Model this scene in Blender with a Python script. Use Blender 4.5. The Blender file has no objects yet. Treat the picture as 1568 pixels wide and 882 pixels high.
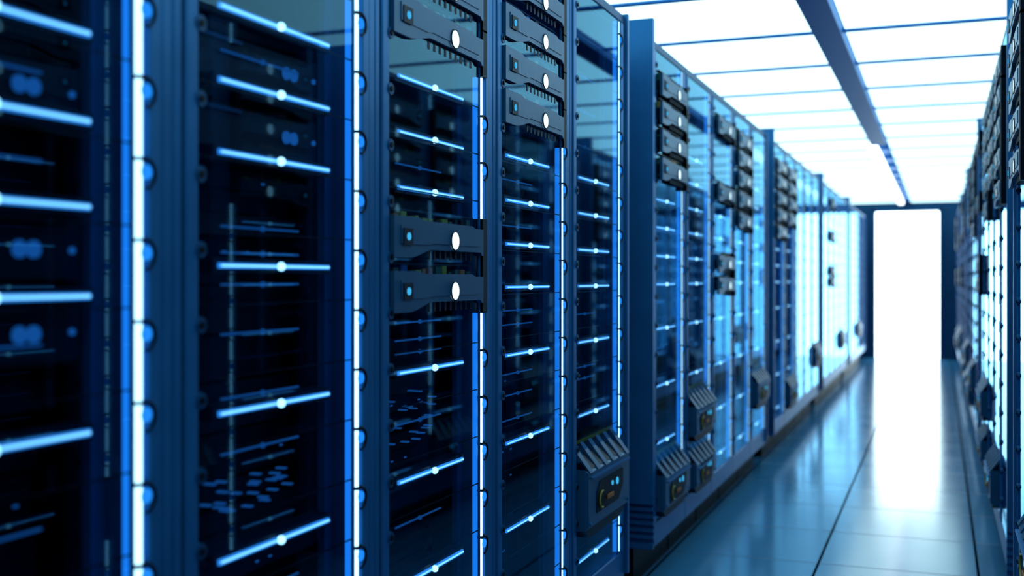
import bpy, math, random
from mathutils import Vector
random.seed(7)
S=bpy.context.scene
S.view_settings.view_transform='Standard'
S.view_settings.look='None'

# ------------------------------------------------------------ materials
def nt(name):
    m=bpy.data.materials.new(name); m.use_nodes=True
    n=m.node_tree; 
    return m,n,n.nodes,n.links
def pbr(name,col,rough=.4,metal=0.0,spec=.5,noise=.0,nscale=20,tint=(.25,.62,1)):
    m,n,N,L=nt(name); b=N['Principled BSDF']
    b.inputs['Base Color'].default_value=(*col,1)
    b.inputs['Roughness'].default_value=rough
    b.inputs['Metallic'].default_value=metal
    b.inputs['Specular IOR Level'].default_value=spec
    b.inputs['Specular Tint'].default_value=(*tint,1)
    if noise>0:
        tc=N.new('ShaderNodeTexCoord'); t=N.new('ShaderNodeTexNoise'); t.inputs['Scale'].default_value=nscale
        L.new(tc.outputs['Object'],t.inputs['Vector'])
        mr=N.new('ShaderNodeMapRange'); mr.inputs['To Min'].default_value=rough-noise; mr.inputs['To Max'].default_value=rough+noise
        L.new(t.outputs['Fac'],mr.inputs['Value']); L.new(mr.outputs['Result'],b.inputs['Roughness'])
        mx=N.new('ShaderNodeMix'); mx.data_type='RGBA'
        mx.inputs[6].default_value=(col[0]*.8,col[1]*.8,col[2]*.8,1); mx.inputs[7].default_value=(col[0]*1.2,col[1]*1.2,col[2]*1.2,1)
        L.new(t.outputs['Fac'],mx.inputs[0]); L.new(mx.outputs[2],b.inputs['Base Color'])
    return m
def emit(name,col,st):
    m,n,N,L=nt(name); N.remove(N['Principled BSDF']); e=N.new('ShaderNodeEmission')
    e.inputs[0].default_value=(*col,1); e.inputs[1].default_value=st
    L.new(e.outputs[0],N['Material Output'].inputs[0]); return m
def glassmat(name):
    m,n,N,L=nt(name); N.remove(N['Principled BSDF'])
    tr=N.new('ShaderNodeBsdfTransparent'); tr.inputs[0].default_value=(.56,.80,.98,1)
    gl=N.new('ShaderNodeBsdfGlossy'); gl.inputs[0].default_value=(.32,.70,1,1); gl.inputs['Roughness'].default_value=.03
    fr=N.new('ShaderNodeFresnel'); fr.inputs[0].default_value=1.42
    ge=N.new('ShaderNodeNewGeometry'); mu=N.new('ShaderNodeMath'); mu.operation='SUBTRACT'; mu.inputs[0].default_value=1.15
    L.new(ge.outputs['Backfacing'],mu.inputs[1])
    m2=N.new('ShaderNodeMath'); m2.operation='MULTIPLY'; m2.use_clamp=True; L.new(fr.outputs[0],m2.inputs[0]); L.new(mu.outputs[0],m2.inputs[1])
    mx=N.new('ShaderNodeMixShader'); L.new(m2.outputs[0],mx.inputs[0]); L.new(tr.outputs[0],mx.inputs[1]); L.new(gl.outputs[0],mx.inputs[2])
    L.new(mx.outputs[0],N['Material Output'].inputs[0]); return m

M={}
M['frame']=pbr('blue_steel_frame',(.011,.098,.265),.34,.35,.5,.05,9)
M['frame_dk']=pbr('dark_blue_steel',(.005,.045,.125),.42,.3,.4,.05,9)
M['black']=pbr('black_interior',(.0005,.0015,.005),.5,0,.12,.06,30)
M['face']=pbr('server_face',(.008,.054,.125),.36,.2,.45,.06,40)
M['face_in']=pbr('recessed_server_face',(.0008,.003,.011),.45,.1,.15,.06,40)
M['ledw']=emit('led_white',(.50,.86,1),2.8)
M['ledcore']=emit('led_bar_core',(.30,.70,1),1.9)
M['ledglow']=emit('led_painted_glow',(.04,.34,1),1.0)  # blue bloom around bars and tubes, painted as emissive strips
M['ledtube']=emit('led_tube',(.42,.80,1),2.6)
M['ledhalo']=emit('led_painted_halo',(.015,.26,.95),1.05)  # wider bloom behind the tubes, painted as glowing blue strips
M['leddim']=emit('led_dim',(.02,.20,.70),.32)
M['cyan']=emit('status_led',(.05,.45,.85),1.0)
M['disc']=emit('power_button',(.65,.92,1),1.9)
M['discdim']=emit('power_button_dim',(.02,.20,.7),.45)
M['orange']=pbr('orange_component',(.30,.09,.01),.5)
M['yellow']=pbr('yellow_component',(.20,.18,.01),.5)
M['green']=pbr('green_board',(.01,.05,.03),.5)
M['glass']=glassmat('door_glass')
M['fin']=pbr('steel_fin',(.015,.10,.26),.3,.5)
KEYS=list(M.keys()); IDX={k:i for i,k in enumerate(KEYS)}

class MB:
    def __init__(s): s.v=[];s.f=[];s.m=[];s.sm=[]
    def quad(s,a,b,c,d,mat,sm=False):
        i=len(s.v); s.v+= [a,b,c,d]; s.f.append((i,i+1,i+2,i+3)); s.m.append(IDX[mat]); s.sm.append(sm)
    def box(s,x0,x1,y0,y1,z0,z1,mat,ch=0):
        i=len(s.v)
        s.v+=[(x0,y0,z0),(x0,y1,z0),(x0,y1,z1),(x0,y0,z1)]
        if ch>0:
            s.v+=[(x1-ch,y0,z0),(x1-ch,y1,z0),(x1-ch,y1,z1),(x1-ch,y0,z1)]
            s.v+=[(x1,y0+ch,z0+ch),(x1,y1-ch,z0+ch),(x1,y1-ch,z1-ch),(x1,y0+ch,z1-ch)]
            F=[(3,2,1,0)]
            for k in range(4):
                n=(k+1)%4; F.append((k,n,4+n,4+k)); F.append((4+k,4+n,8+n,8+k))
            F.append((8,9,10,11))
        else:
            s.v+=[(x1,y0,z0),(x1,y1,z0),(x1,y1,z1),(x1,y0,z1)]
            F=[(3,2,1,0),(4,5,6,7)]
            for k in range(4):
                n=(k+1)%4; F.append((k,n,4+n,4+k))
        for f in F: s.f.append(tuple(i+q for q in f)); s.m.append(IDX[mat]); s.sm.append(False)
    def prism(s,prof,x0,x1,mat,matside=None):
        i=len(s.v); n=len(prof)
        s.v+=[(x0,y,z) for y,z in prof]+[(x1,y,z) for y,z in prof]
        s.f.append(tuple(i+n+k for k in range(n))); s.m.append(IDX[mat]); s.sm.append(False)
        s.f.append(tuple(i+n-1-k for k in range(n))); s.m.append(IDX[mat]); s.sm.append(False)
        for k in range(n):
            q=(k+1)%n; s.f.append((i+k,i+q,i+n+q,i+n+k)); s.m.append(IDX[matside or mat]); s.sm.append(False)
    def disc(s,x0,x1,cy,cz,r,mat,n=20):
        s.prism([(cy+r*math.cos(2*math.pi*k/n),cz+r*math.sin(2*math.pi*k/n)) for k in range(n)],x0,x1,mat)
    def rod_y(s,cx,cz,y0,y1,r,mat,n=8):
        i=len(s.v)
        for y in (y0,y1):
            for k in range(n): a=2*math.pi*k/n; s.v.append((cx+r*math.cos(a),y,cz+r*math.sin(a)))
        for k in range(n):
            q=(k+1)%n; s.f.append((i+k,i+n+k,i+n+q,i+q)); s.m.append(IDX[mat]); s.sm.append(True)
        s.f.append(tuple(i+k for k in range(n))); s.m.append(IDX[mat]); s.sm.append(False)
        s.f.append(tuple(i+n+n-1-k for k in range(n))); s.m.append(IDX[mat]); s.sm.append(False)
    def rod_z(s,cx,cy,z0,z1,r,mat,n=10):
        i=len(s.v)
        for z in (z0,z1):
            for k in range(n): a=2*math.pi*k/n; s.v.append((cx+r*math.cos(a),cy+r*math.sin(a),z))
        for k in range(n):
            q=(k+1)%n; s.f.append((i+k,i+q,i+n+q,i+n+k)); s.m.append(IDX[mat]); s.sm.append(True)
        s.f.append(tuple(i+n-1-k for k in range(n))); s.m.append(IDX[mat]); s.sm.append(False)
        s.f.append(tuple(i+n+k for k in range(n))); s.m.append(IDX[mat]); s.sm.append(False)
    def ball(s,c,r,mat,nu=10,nv=6):
        i=len(s.v)
        for a in range(nv+1):
            t=math.pi*a/nv
            for b in range(nu):
                p=2*math.pi*b/nu; s.v.append((c[0]+r*math.sin(t)*math.cos(p),c[1]+r*math.sin(t)*math.sin(p),c[2]+r*math.cos(t)))
        for a in range(nv):
            for b in range(nu):
                q=(b+1)%nu; s.f.append((i+a*nu+b,i+(a+1)*nu+b,i+(a+1)*nu+q,i+a*nu+q)); s.m.append(IDX[mat]); s.sm.append(True)
    def arc(s,cx,cy,cz,R,r,a0,a1,mat,n=10,m=5):
        i=len(s.v)
        for k in range(n+1):
            a=a0+(a1-a0)*k/n
            for j in range(m):
                b=2*math.pi*j/m; rr=R+r*math.cos(b)
                s.v.append((cx+r*math.sin(b),cy+rr*math.cos(a),cz+rr*math.sin(a)))
        for k in range(n):
            for j in range(m):
                q=(j+1)%m; s.f.append((i+k*m+j,i+k*m+q,i+(k+1)*m+q,i+(k+1)*m+j)); s.m.append(IDX[mat]); s.sm.append(True)
    def mesh(s,name):
        me=bpy.data.meshes.new(name); me.from_pydata(s.v,[],s.f)
        for k in KEYS: me.materials.append(M[k])
        me.polygons.foreach_set('material_index',s.m); me.polygons.foreach_set('use_smooth',s.sm); me.update()
        return me

W=.643; H0=1.25
OL,OR=.058,.585
CY=(OL+.545)/2+.008
def bar(b,z):
    L=.348/2
    b.box(-.060,-.018,CY-L-.01,CY+L+.01,z-.012,z+.012,'face_in')
    b.box(-.018,-.013,CY-L,CY+L,z-.0046,z+.0046,'ledglow')
    b.rod_y(-.0125,z,CY-L+.003,CY+L-.003,.0021,'ledcore')
    b.ball((-.009,CY,z),.0080,'ledw')
def thin(b,z,L=.12):
    b.rod_y(-.05,z,CY-L,CY+L,.0022,'leddim',6)
    b.ball((-.048,CY,z),.0055,'leddim',8,5)
def dimunit(b,z):
    b.box(-.3,-.055,OL+.01,.51,z-.045,z+.04,'face_in',.006)
    b.disc(-.055,-.051,CY+.085,z,.012,'discdim',16); b.disc(-.055,-.051,CY+.11,z,.012,'discdim',16)
    b.disc(-.055,-.051,.49,z,.005,'discdim',12)
    b.box(-.055,-.050,OL+.03,CY-.06,z+.024,z+.030,'frame_dk')
def unit(b,z,o=.012):
    y0,y1=OL+.006,.552
    t=z+.044; bo=z-.046
    w=y1-y0
    prof=[(y0,bo),(y0+.16*w,bo),(y0+.22*w,bo+.004),(y0+.36*w,bo+.020),(y1-.02,bo+.020),(y1-.008,bo+.012),(y1,bo+.012),(y1,t-.012),(y1-.05,t-.012),(y1-.07,t-.006),(y0+.30*w,t-.006),(y0+.24*w,t),(y0,t)]
    b.prism(prof,o-.012,o,'face')
    b.prism([(y0+.03,bo+.03),(y0+.34*w,bo+.03),(y0+.38*w,bo+.034),(y1-.03,bo+.034),(y1-.03,t-.02),(y0+.03,t-.02)],o,o+.002,'face')
    b.box(-.45,o-.012,y0+.01,y1-.01,bo+.022,t-.026,'black')
    b.box(-.30,o-.012,y0+.01,y1-.01,t-.026,t-.022,'green')
    rnd=random.Random(int(z*1000))
    for k in range(12):
        yy=y0+.03+k*(w-.06)/12
        mt=rnd.choice(['orange','yellow','fin','black','green','green'])
        b.box(-.03+rnd.uniform(-.02,.01),o-.018,yy,yy+rnd.uniform(.015,.032),t-.024,t+rnd.uniform(.0,.014),mt)
    b.box(-.30,o-.02,y0+.02,y1-.02,t+.014,t+.018,'face_in')
    for k in range(9):
        yy=y0+.38*w+k*.030
        b.box(-.04,o-.010,yy,yy+.010,bo-.002,bo+.022,'face_in')
    b.disc(o+.002,o+.004,y0+.632*w,z-.002,.0205,'disc',24)
    b.arc(o+.003,y0+.632*w,z-.002,.0225,.002,0,2*math.pi,'face_in',20)
    b.box(o+.002,o+.004,y0+.038,y0+.082,z-.018,z+.018,'face_in')
    b.disc(o+.004,o+.006,y0+.06,z,.0085,'cyan',14)
    b.box(-.03,o-.002,y1+.001,y1+.030,z-.0595,z+.0595,'black')
def drawer(b,z,h=.25,o=.040):
    y0,y1=OL+.004,.57; t=z+h/2; bo=z-h/2
    b.box(-.3,o,y0,y1,bo+.03,t-.075,'face',.01)
    i=len(b.v)
    P=[(o-.005,t-.075),(o-.065,t-.005),(-.3,t-.005),(-.3,t-.075)]
    b.v+=[(x,y0+.01,zz) for x,zz in P]+[(x,y1-.01,zz) for x,zz in P]
    for f in [(0,1,2,3),(7,6,5,4),(0,4,5,1),(1,5,6,2)]:
        b.f.append(tuple(i+q for q in f)); b.m.append(IDX['face_in']); b.sm.append(False)
    n=6
    for k in range(n):
        yy=y0+.02+k*(y1-y0-.07)/(n-1)
        i=len(b.v)
        Q=[(o+.004,t-.085),(o-.055,t+.002),(o-.060,t-.014),(o-.012,t-.095)]
        b.v+=[(x,yy-.02*(1 if q in(1,2) else 0),zz) for q,(x,zz) in enumerate(Q)]+[(x,yy+.034-.02*(1 if q in(1,2) else 0),zz) for q,(x,zz) in enumerate(Q)]
        for f in [(0,1,2,3),(7,6,5,4),(0,4,5,1),(1,5,6,2),(2,6,7,3),(3,7,4,0)]:
            b.f.append(tuple(i+q for q in f)); b.m.append(IDX['face']); b.sm.append(False)
    b.box(-.02,o-.062,y0+.02,y1-.02,t-.004,t+.008,'yellow')
    cy=(y0+y1)/2; zc=(bo+.03+t-.075)/2
    b.prism([(cy-.16,zc-.055),(cy+.10,zc-.055),(cy+.16,zc-.01),(cy+.16,zc+.045),(cy-.12,zc+.045),(cy-.16,zc+.01)],o,o+.002,'black')
    b.arc(o+.003,cy-.10,zc-.02,.028,.004,math.pi*.4,math.pi*1.6,'yellow',12)
    b.box(o+.002,o+.006,cy-.04,cy+.03,zc-.03,zc-.016,'orange')
    b.disc(o+.002,o+.005,cy+.08,zc+.012,.012,'cyan',14)
    b.disc(o+.002,o+.005,cy+.02,zc+.015,.008,'cyan',14)
    b.box(o,o+.010,y0+.03,y1-.03,t-.106,t-.100,'fin')
    b.prism([(y0+.05,bo),(y1-.10,bo),(y1-.02,bo+.03),(y0,bo+.03)],-.2,o-.01,'face_in')
    b.disc(o,o+.004,y0+.03,bo+.05,.006,'frame',10); b.disc(o,o+.004,y1-.03,bo+.05,.006,'frame',10)

def make_rack(name,bars=(),thins=(),units=(),dims=(),drawers=(),clusters=(),uo=.012):
    b=MB(); top=2.205; bot=.25
    b.box(-.80,-.79,0.002,W-.002,.15,2.20,'black')
    b.box(-.79,-.03,0.002,.012,.15,2.20,'black')
    b.box(-.79,-.03,W-.012,W-.002,.15,2.20,'black')
    b.box(-.80,-.02,0.002,W-.002,2.195,2.215,'frame_dk')
    b.box(-.80,-.0,0.001,W-.001,.15,.25,'frame',.004)
    b.box(-.78,-.08,0.01,W-.01,.0,.15,'black')
    b.box(-.02,0,0.001,W-.001,2.190,2.225,'frame_dk',.004)
    b.box(-.05,0,0.001,.022,bot,2.19,'frame',.003)
    b.box(-.05,.004,.027,OL,bot,2.19,'frame',.003)
    b.box(-.05,-.006,.020,.030,bot,2.19,'black')
    b.box(-.05,.004,OR,W-.030,bot,2.19,'frame',.003)
    b.box(-.05,0,W-.026,W-.001,bot,2.19,'frame',.003)
    b.box(-.05,-.006,W-.032,W-.024,bot,2.19,'black')
    b.box(-.06,-.045,OL,OL+.022,bot,2.19,'face_in')
    b.box(-.06,-.045,.518,.550,bot,2.19,'frame_dk')
    b.box(-.05,-.020,.552,.584,bot,2.19,'frame_dk')
    cuts=sorted([(H0+u-.06,H0+u+.06) for u in units]+[(H0+u-h/2,H0+u+h/2-.05) for u,h in drawers])
    segs=[];z0=bot+.01
    for a,c in cuts:
        if a>z0+.02: segs.append((z0,a))
        z0=max(z0,c)
    if z0<2.185: segs.append((z0,2.185))
    for a,c in segs:
        b.rod_z(-.004,.569,a,c,.0058,'ledtube')
        b.box(-.019,-.008,.5535,.5845,a,c,'ledhalo')
        b.box(-.008,-.006,.559,.579,a,c,'ledglow')
    def free(z): return any(a+.01<z<c-.01 for a,c in segs)
    z=H0-.083-.119*7
    while z<2.17:
        if z>bot+.03:
            if free(z):
                b.arc(.005,.574,z,.022,.0026,-math.pi*.5,math.pi*.5,'black',10)
                b.box(-.008,.006,.558,.582,z+.018,z+.023,'black')
                b.disc(-.002,.0045,.579,z+.002,.011,'ledhalo',14)  # clip disc carries the same painted halo glow
            b.disc(-.004,.006,OL+.004,z+.01,.013,'frame_dk',14)
            b.disc(.006,.009,OL+.004,z+.01,.006,'black',8)
            b.box(-.003,-.001,OL,.552,z+.040,z+.0425,'black')
        z+=.119
    b.quad((.001,OL,bot+.01),(.001,.552,bot+.01),(.001,.552,2.185),(.001,OL,2.185),'glass')
    b.box(-.003,.003,.549,.553,bot,2.19,'frame')
    rnd=random.Random(name)
    z=.27
    while z<2.15:
        h=rnd.choice([.044,.044,.088])
        d=rnd.uniform(-.18,-.10)
        b.box(-.6,d,OL+.03,.51,z+.003,min(z+h-.003,2.18),'face_in' if rnd.random()<.7 else 'black')
        if rnd.random()<.35:
            for q in range(rnd.randint(2,5)):
                yy=rnd.uniform(OL+.06,.48)
                b.box(d,d+.003,yy,yy+.008,z+h*.4,z+h*.4+.004,'leddim')
        z+=h
    for v in bars: bar(b,H0+v)
    for v in thins: thin(b,H0+v)
    for v in dims: dimunit(b,H0+v)
    for v in units: unit(b,H0+v,uo)
    for v,h in drawers: drawer(b,H0+v,h)
    for v in clusters:
        for q in range(12):
            yy=rnd.uniform(OL+.12,.44); zz=H0+v+rnd.uniform(-.025,.025)
            b.box(-.09,-.07,yy,yy+.010,zz,zz+.003,'leddim')
    return b.mesh(name)

meshes={
 'a1':make_rack('rack_a1',[.341,.219,.1,-.024,-.214,.46,.58],[.40,.28,.16,-.09,-.34,-.58],dims=[.26,.04,-.075],),
 'a2':make_rack('rack_a2',[.572,.451,.329,.21,.022,-.2225,-.467,-.71],[.39,.09,.045,-.01,-.095,-.205,-.30,-.56],dims=[.385,.265],clusters=[-.40,-.37,-.62]),
 'a3':make_rack('rack_a3',[.445,.323,.201,-.207,-.447,-.676,-.92],[-.10,-.14,-.17,-.33,-.56,.26],units=[.80,.686,.572,.092,-.027],clusters=[-.29,-.36]),
 'a4':make_rack('rack_a4',[.338,.216,.096,-.023,-.21,-.451,-.69,-.93],[-.09,-.13,-.27,-.33,-.4,.28,.15],units=[.464,.579,.694,.809]),
 'a5':make_rack('rack_a5',[.333,.216,.096,-.024,-.209,-.451,-.93],[.453,.572,.691,-.12,-.3,-.34],drawers=[(-.69,.30)]),
 'b1':make_rack('rack_b1',[.333,.216,.096,-.023,-.21,-.45,-.69],[-.1,-.3],units=[.455,.57,.685,.80],drawers=[(-.86,.25)],uo=.03),
 'b2':make_rack('rack_b2',[.572,.453,.333,.216,.096,-.023,-.21,-.45],[-.1,-.3,.7],drawers=[(-.64,.24),(-.89,.22)]),
 'b3':make_rack('rack_b3',[.333,.214,-.21,-.45,-.69,-.93],[.15,-.1,-.3],units=[.80,.45,.080,-.035],uo=.03),
 'b4':make_rack('rack_b4',[.214,.096,-.023,-.21,-.45,-.69,-.93],[-.1,-.3],units=[.8,.69,.573,.455,.335],uo=.03),
 'b5':make_rack('rack_b5',[.572,.453,.333,.216,.096,-.023,-.21,-.45,-.93],[-.1,-.3],drawers=[(-.69,.25)]),
 'c1':make_rack('rack_c1',[.572,.453,.333,.216,.096,-.023,-.21,-.45,-.69,-.93],[-.1,-.3,.7]),
}
xL,xR=-1.09,.235
def place(key,y,side,sc=1.0):
    o=bpy.data.objects.new('server_rack',meshes[key]); S.collection.objects.link(o)
    if side=='L': o.location=(xL,y,0)
    else: o.location=(xR,y+W*sc,0); o.rotation_euler=(0,0,math.pi)
    o.scale=(1,sc,1); return o
groupsL=[(-2.86,1,['b1','c1','b3','a4','b2']),(.735,1,['a1','a2','a3','a4','a5']),(4.37,.965,['b1','b2','b3','b4','b5']),
 (7.83,.965,['b4','b1','c1','c1','b5']),(11.30,.965,['c1','b3','c1','b5','c1']),(14.76,.965,['c1','c1','b5','c1','c1'])]
groupsR=[(-2.86,1,['c1','b2','b4','a4','c1']),(.735,1,['c1','b3','a4','b5','b4']),(4.37,.965,['b4','b1','b4','b2','b3']),
 (7.83,.965,['b4','b5','b1','c1','b2']),(11.30,.965,['b1','c1','c1','b3','b5']),(14.76,.965,['b5','c1','b3','b1','c1'])]

def solid(name,boxes,mat,bev=0):
    vs=[];fs=[]
    for (x0,x1,y0,y1,z0,z1) in boxes:
        i=len(vs); vs+=[(x0,y0,z0),(x1,y0,z0),(x1,y1,z0),(x0,y1,z0),(x0,y0,z1),(x1,y0,z1),(x1,y1,z1),(x0,y1,z1)]
        for f in [(3,2,1,0),(4,5,6,7),(0,1,5,4),(1,2,6,5),(2,3,7,6),(3,0,4,7)]: fs.append(tuple(i+q for q in f))
    me=bpy.data.meshes.new(name); me.from_pydata(vs,[],fs); me.materials.append(mat); me.update()
    o=bpy.data.objects.new(name,me); S.collection.objects.link(o)
    if bev: 
        md=o.modifiers.new('bevel','BEVEL'); md.width=bev; md.segments=2
    return o
for side,G in (('L',groupsL),('R',groupsR)):
    for y0,sc,keys in G:
        for i,k in enumerate(keys): place(k,y0+i*W*sc,side,sc)
        bx=[]
        X0,X1=(xL-.82,xL+.012) if side=='L' else (xR-.012,xR+.82)
        bx.append((X0,X1,y0-.034,y0-.004,.34,2.30))
        bx.append((X0,X1,y0-.034,y0-.004,.16,.18))
        for q in range(5):
            bx.append((X0,X1,y0-.030,y0-.006,.20+q*.028,.213+q*.028))
        bx.append((X0,X1,y0-.016,y0-.004,.16,.34))
        solid('rack_end_panel',bx,M['frame'])
        ye=y0+5*W*sc
        solid('rack_end_panel',[(X0,X1,ye+.004,ye+.024,.16,2.23)],M['frame'])

# ------------------------------------------------------------ room shell
XL,XR,YB,YE,ZC=-2.15,1.30,-3.2,18.3,2.44
mw=pbr('wall_paint',(.005,.035,.095),.6,0,.3,.05,4)
m,n,N,L=nt('floor_tiles'); b=N['Principled BSDF']
tc=N.new('ShaderNodeTexCoord'); sp=N.new('ShaderNodeSeparateXYZ'); L.new(tc.outputs['Object'],sp.inputs[0])
def math_(op,a,bv=None,c=None):
    q=N.new('ShaderNodeMath'); q.operation=op
    for i,x in enumerate((a,bv,c)):
        if x is None: continue
        if isinstance(x,(int,float)): q.inputs[i].default_value=x
        else: L.new(x,q.inputs[i])
    return q.outputs[0]
P=.65
ax=math_('DIVIDE',math_('ADD',sp.outputs[0],.50+P*10),P); ay=math_('DIVIDE',math_('ADD',sp.outputs[1],.2+P*10),P)
def line(a,w):
    f=math_('FRACT',a); d=math_('MINIMUM',f,math_('SUBTRACT',1,f)); return math_('LESS_THAN',d,w/P)
lx=line(ax,.006); ly=line(ay,.006)
ln=math_('MAXIMUM',lx,math_('MULTIPLY',ly,.55))
cb=N.new('ShaderNodeCombineXYZ'); L.new(math_('FLOOR',ax),cb.inputs[0]); L.new(math_('FLOOR',ay),cb.inputs[1])
wn=N.new('ShaderNodeTexWhiteNoise'); L.new(cb.outputs[0],wn.inputs['Vector'])
mx=N.new('ShaderNodeMix'); mx.data_type='RGBA'; mx.inputs[6].default_value=(.028,.145,.30,1); mx.inputs[7].default_value=(.038,.175,.35,1); L.new(wn.outputs['Value'],mx.inputs[0])
m3=N.new('ShaderNodeMix'); m3.data_type='RGBA'; L.new(ln,m3.inputs[0]); L.new(mx.outputs[2],m3.inputs[6]); m3.inputs[7].default_value=(.001,.005,.015,1)
L.new(m3.outputs[2],b.inputs['Base Color'])
ns=N.new('ShaderNodeTexNoise'); ns.inputs['Scale'].default_value=3; L.new(tc.outputs['Object'],ns.inputs['Vector'])
rr=math_('ADD',math_('MULTIPLY',ns.outputs['Fac'],.06),math_('ADD',.13,math_('MULTIPLY',ln,.5)))
L.new(rr,b.inputs['Roughness'])
L.new(math_('MULTIPLY',math_('SUBTRACT',1,ln),.42),b.inputs['Specular IOR Level'])
b.inputs['Specular Tint'].default_value=(.36,.74,1,1)
solid('floor',[(XL,XR,YB,YE,-.1,0)],m)
solid('wall_left',[(XL-.1,XL,YB,YE,0,ZC+.1)],mw)
solid('wall_right',[(XR,XR+.1,YB,YE,0,ZC+.1)],mw)
solid('wall_back',[(XL-.1,XR+.1,YB-.1,YB,0,ZC+.1)],mw)
dx0,dx1,dz=-.953,-.02,2.30
solid('wall_end',[(XL-.1,dx0-.05,YE,YE+.15,0,ZC+.1),(dx1+.05,XR+.1,YE,YE+.15,0,ZC+.1),(dx0-.05,dx1+.05,YE,YE+.15,dz+.05,ZC+.1)],mw)
e=bpy.data.objects.new('door_1',None); S.collection.objects.link(e)
fr=solid('door_frame',[(dx0-.05,dx0,YE-.03,YE+.15,0,dz+.05),(dx1,dx1+.05,YE-.03,YE+.15,0,dz+.05),(dx0-.05,dx1+.05,YE-.03,YE+.15,dz,dz+.05)],M['frame_dk'],.005); fr.parent=e
pn=solid('bright_room_sheet',[(dx0,dx1,YE+.05,YE+.08,0,dz)],emit('bright_room_glow',(.72,.93,1),7.5)); pn.parent=e  # glowing sheet added in the doorway, standing for the bright room beyond
mc=pbr('ceiling_grid_metal',(.008,.12,.40),.5,.2)
solid('ceiling',[(XL,XR,YB,YE,ZC+.03,ZC+.13)],mc)
pitch=.86; y=5.5-pitch*10; pb=[];gb=[]
while y<YE:
    a=max(y+.017,YB); c=min(y+pitch-.017,YE-.01)
    if c>a+.05:
        pb.append((XL+.02,-.565,a,c,ZC+.005,ZC+.029)); pb.append((-.425,XR-.02,a,c,ZC+.005,ZC+.029))
    if y>YB: gb.append((XL,XR,y-.017,y+.017,ZC-.006,ZC+.029))
    y+=pitch
solid('ceiling_light_panels',pb,emit('luminous_ceiling',(.58,.92,1),2.4))
solid('ceiling_grid',gb,mc)
solid('ceiling_beam',[(-.56,-.435,YB,10.0,ZC-.04,ZC+.029)],mc,.004)
solid('linear_ceiling_lamp',[(-.60,-.52,10.2,17.9,ZC-.05,ZC+.0)],emit('lamp_diffuser',(.8,.96,1),4),.004)

w=bpy.data.worlds.new('w'); S.world=w; w.use_nodes=True
w.node_tree.nodes['Background'].inputs[0].default_value=(.01,.04,.1,1); w.node_tree.nodes['Background'].inputs[1].default_value=.3

cd=bpy.data.cameras.new('camera'); co=bpy.data.objects.new('camera',cd); S.collection.objects.link(co)
co.location=(0,0,1.25); co.rotation_euler=(math.radians(90),0,math.atan(656/1687))
cd.sensor_width=36; cd.lens=36*1687/1568; cd.shift_y=-14/1568; cd.clip_start=.02
cd.dof.use_dof=True; cd.dof.focus_distance=3.0; cd.dof.aperture_fstop=2.0
S.camera=co
